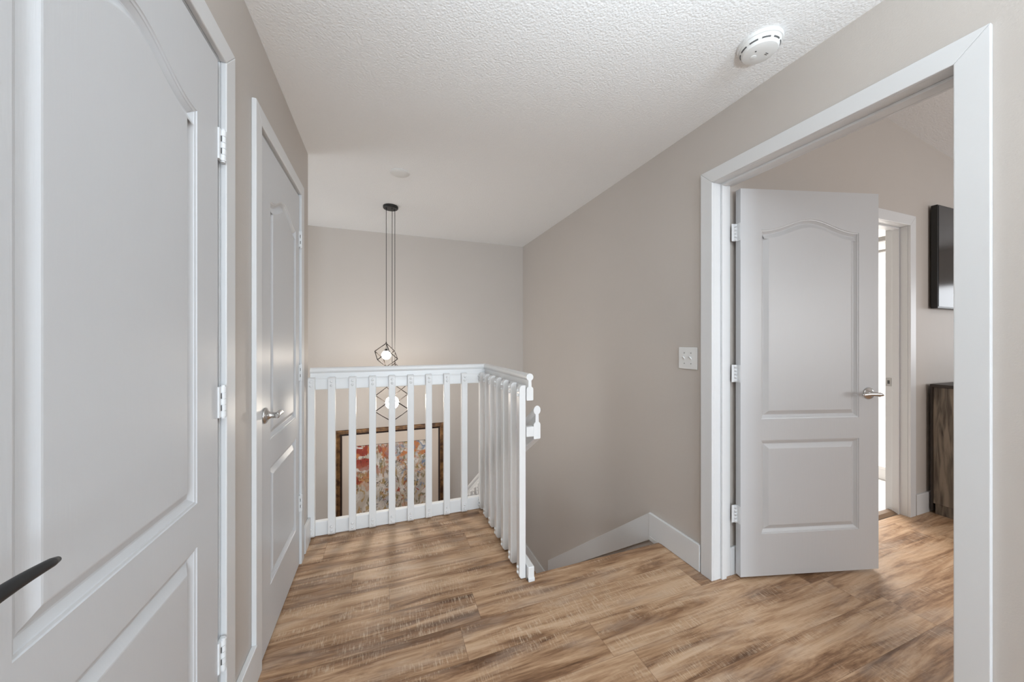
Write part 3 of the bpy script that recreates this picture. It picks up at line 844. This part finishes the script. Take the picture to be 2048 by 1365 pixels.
# ------------------------------------------------------------------ bathroom things seen through the slit
bm = NB(); prism(bm, [(BX0 + .001, 1.405, 0.0), (BX0 + .001, 1.43, .012), (BX0 + .001, 1.462, .012), (BX0 + .001, 1.476, .0)], (BX1 - BX0 - .002, 0, 0))
tag(obj('threshold_strip', bm, M['sill']), 'brown wooden threshold strip on the floor of the bathroom doorway', 'threshold')
sh = empty('shower_enclosure', (4.31, 2.54, -.004)); tag(sh, 'white shower curb and grey header rails in the bright bathroom gap', 'shower')
bm = NB(); box(bm, -.06, .06, -1.06, 1.06, 0, .10); box(bm, -.075, .075, -1.06, 1.06, .10, .125); obj('curb', bm, M['tile'], sh, bevel=.004)
for za, zb in ((2.185, 2.225), (2.085, 2.105)):
    bm = NB(); box(bm, -.025, .025, -1.06, 1.06, za, zb); obj('header_rail', bm, M['greybar'], sh, bevel=.002)
bm = NB(); box(bm, -.02, .02, 1.02, 1.06, .125, 2.2); obj('wall_channel', bm, M['greybar'], sh, bevel=.002)

# ------------------------------------------------------------------ lights
def light(name, kind, loc, energy, col, size=.1, rot=(0, 0, 0), sy=None, shape=None):
    l = bpy.data.lights.new(name, kind); l.energy = energy; l.color = col
    if kind == 'AREA':
        l.shape = shape or 'RECTANGLE'; l.size = size; l.size_y = sy or size
    else: l.shadow_soft_size = size
    o = bpy.data.objects.new(name, l); COL.objects.link(o); o.location = loc; o.rotation_euler = rot
    return o
light('hall_ceiling_lamp', 'POINT', (.62, -.12, 2.24), 3, (.90, .96, 1), .12)
sp = light('ceiling_bounce_flash', 'SPOT', (.50, -.62, 1.30), 150, (.80, .92, 1), .08, (R(180 - 17), 0, 0))
sp.data.spot_size = R(108); sp.data.spot_blend = .7
light('hall_window_fill', 'AREA', ((WX0 + WX1) / 2, YB + .02, (WZ0 + WZ1) / 2), 98, (.76, .885, 1.0), 1.2, (R(90), 0, 0), 1.25)  # frontal fill lamp added at the unseen hall window
light('bedroom_window_fill', 'AREA', ((VX + VXb) / 2, BYB + .02, (VZ0 + VZ1) / 2), 33, (.98, .99, 1), 1.9, (R(90), 0, 0), 1.25)  # fill lamp added inside the unseen bedroom window
light('bedroom_end_fill', 'AREA', (BEDX - .02, .25, 1.45), 10, (.95, .97, 1), 1.4, (R(90), 0, R(90)), .95)  # added lamp for the screen reflection and the bedroom ceiling
light('bathroom_lamp', 'AREA', (4.5, 2.8, 2.42), 80, (1, .985, .96), .9, (0, 0, 0), .9)
light('stairwell_window_fill', 'AREA', (-2.08, (SW[0] + SW[1]) / 2, (SW[2] + SW[3]) / 2), 11, (.93, .97, 1), 1.0, (R(90), 0, R(-90)), 2.4)  # fill lamp added at the left to brighten stairwell wall and skirt
light('lower_storey_fill', 'AREA', (-.6, 3.25, -2.2), 4, (.92, .96, 1), 1.6, (R(180), 0, 0), 1.2)  # upward fill lamp added below to lighten the stairwell, no window there

w = bpy.data.worlds.new('daylight'); scene.world = w; w.use_nodes = True
bg = w.node_tree.nodes['Background']; bg.inputs[0].default_value = (.85, .92, 1, 1); bg.inputs[1].default_value = 1.0

# ------------------------------------------------------------------ camera
cam = bpy.data.cameras.new('camera'); co = bpy.data.objects.new('camera', cam); COL.objects.link(co)
cam.sensor_width = 36; cam.lens = 693.76 / 2048 * 36; cam.clip_start = .02
co.location = (0, 0, 1.26); co.rotation_euler = (R(90), 0, -.351)
scene.camera = co
vs = scene.view_settings
vs.view_transform = 'Standard'; vs.look = 'None'; vs.gamma = 1; vs.exposure = 0.38; vs.use_curve_mapping = False
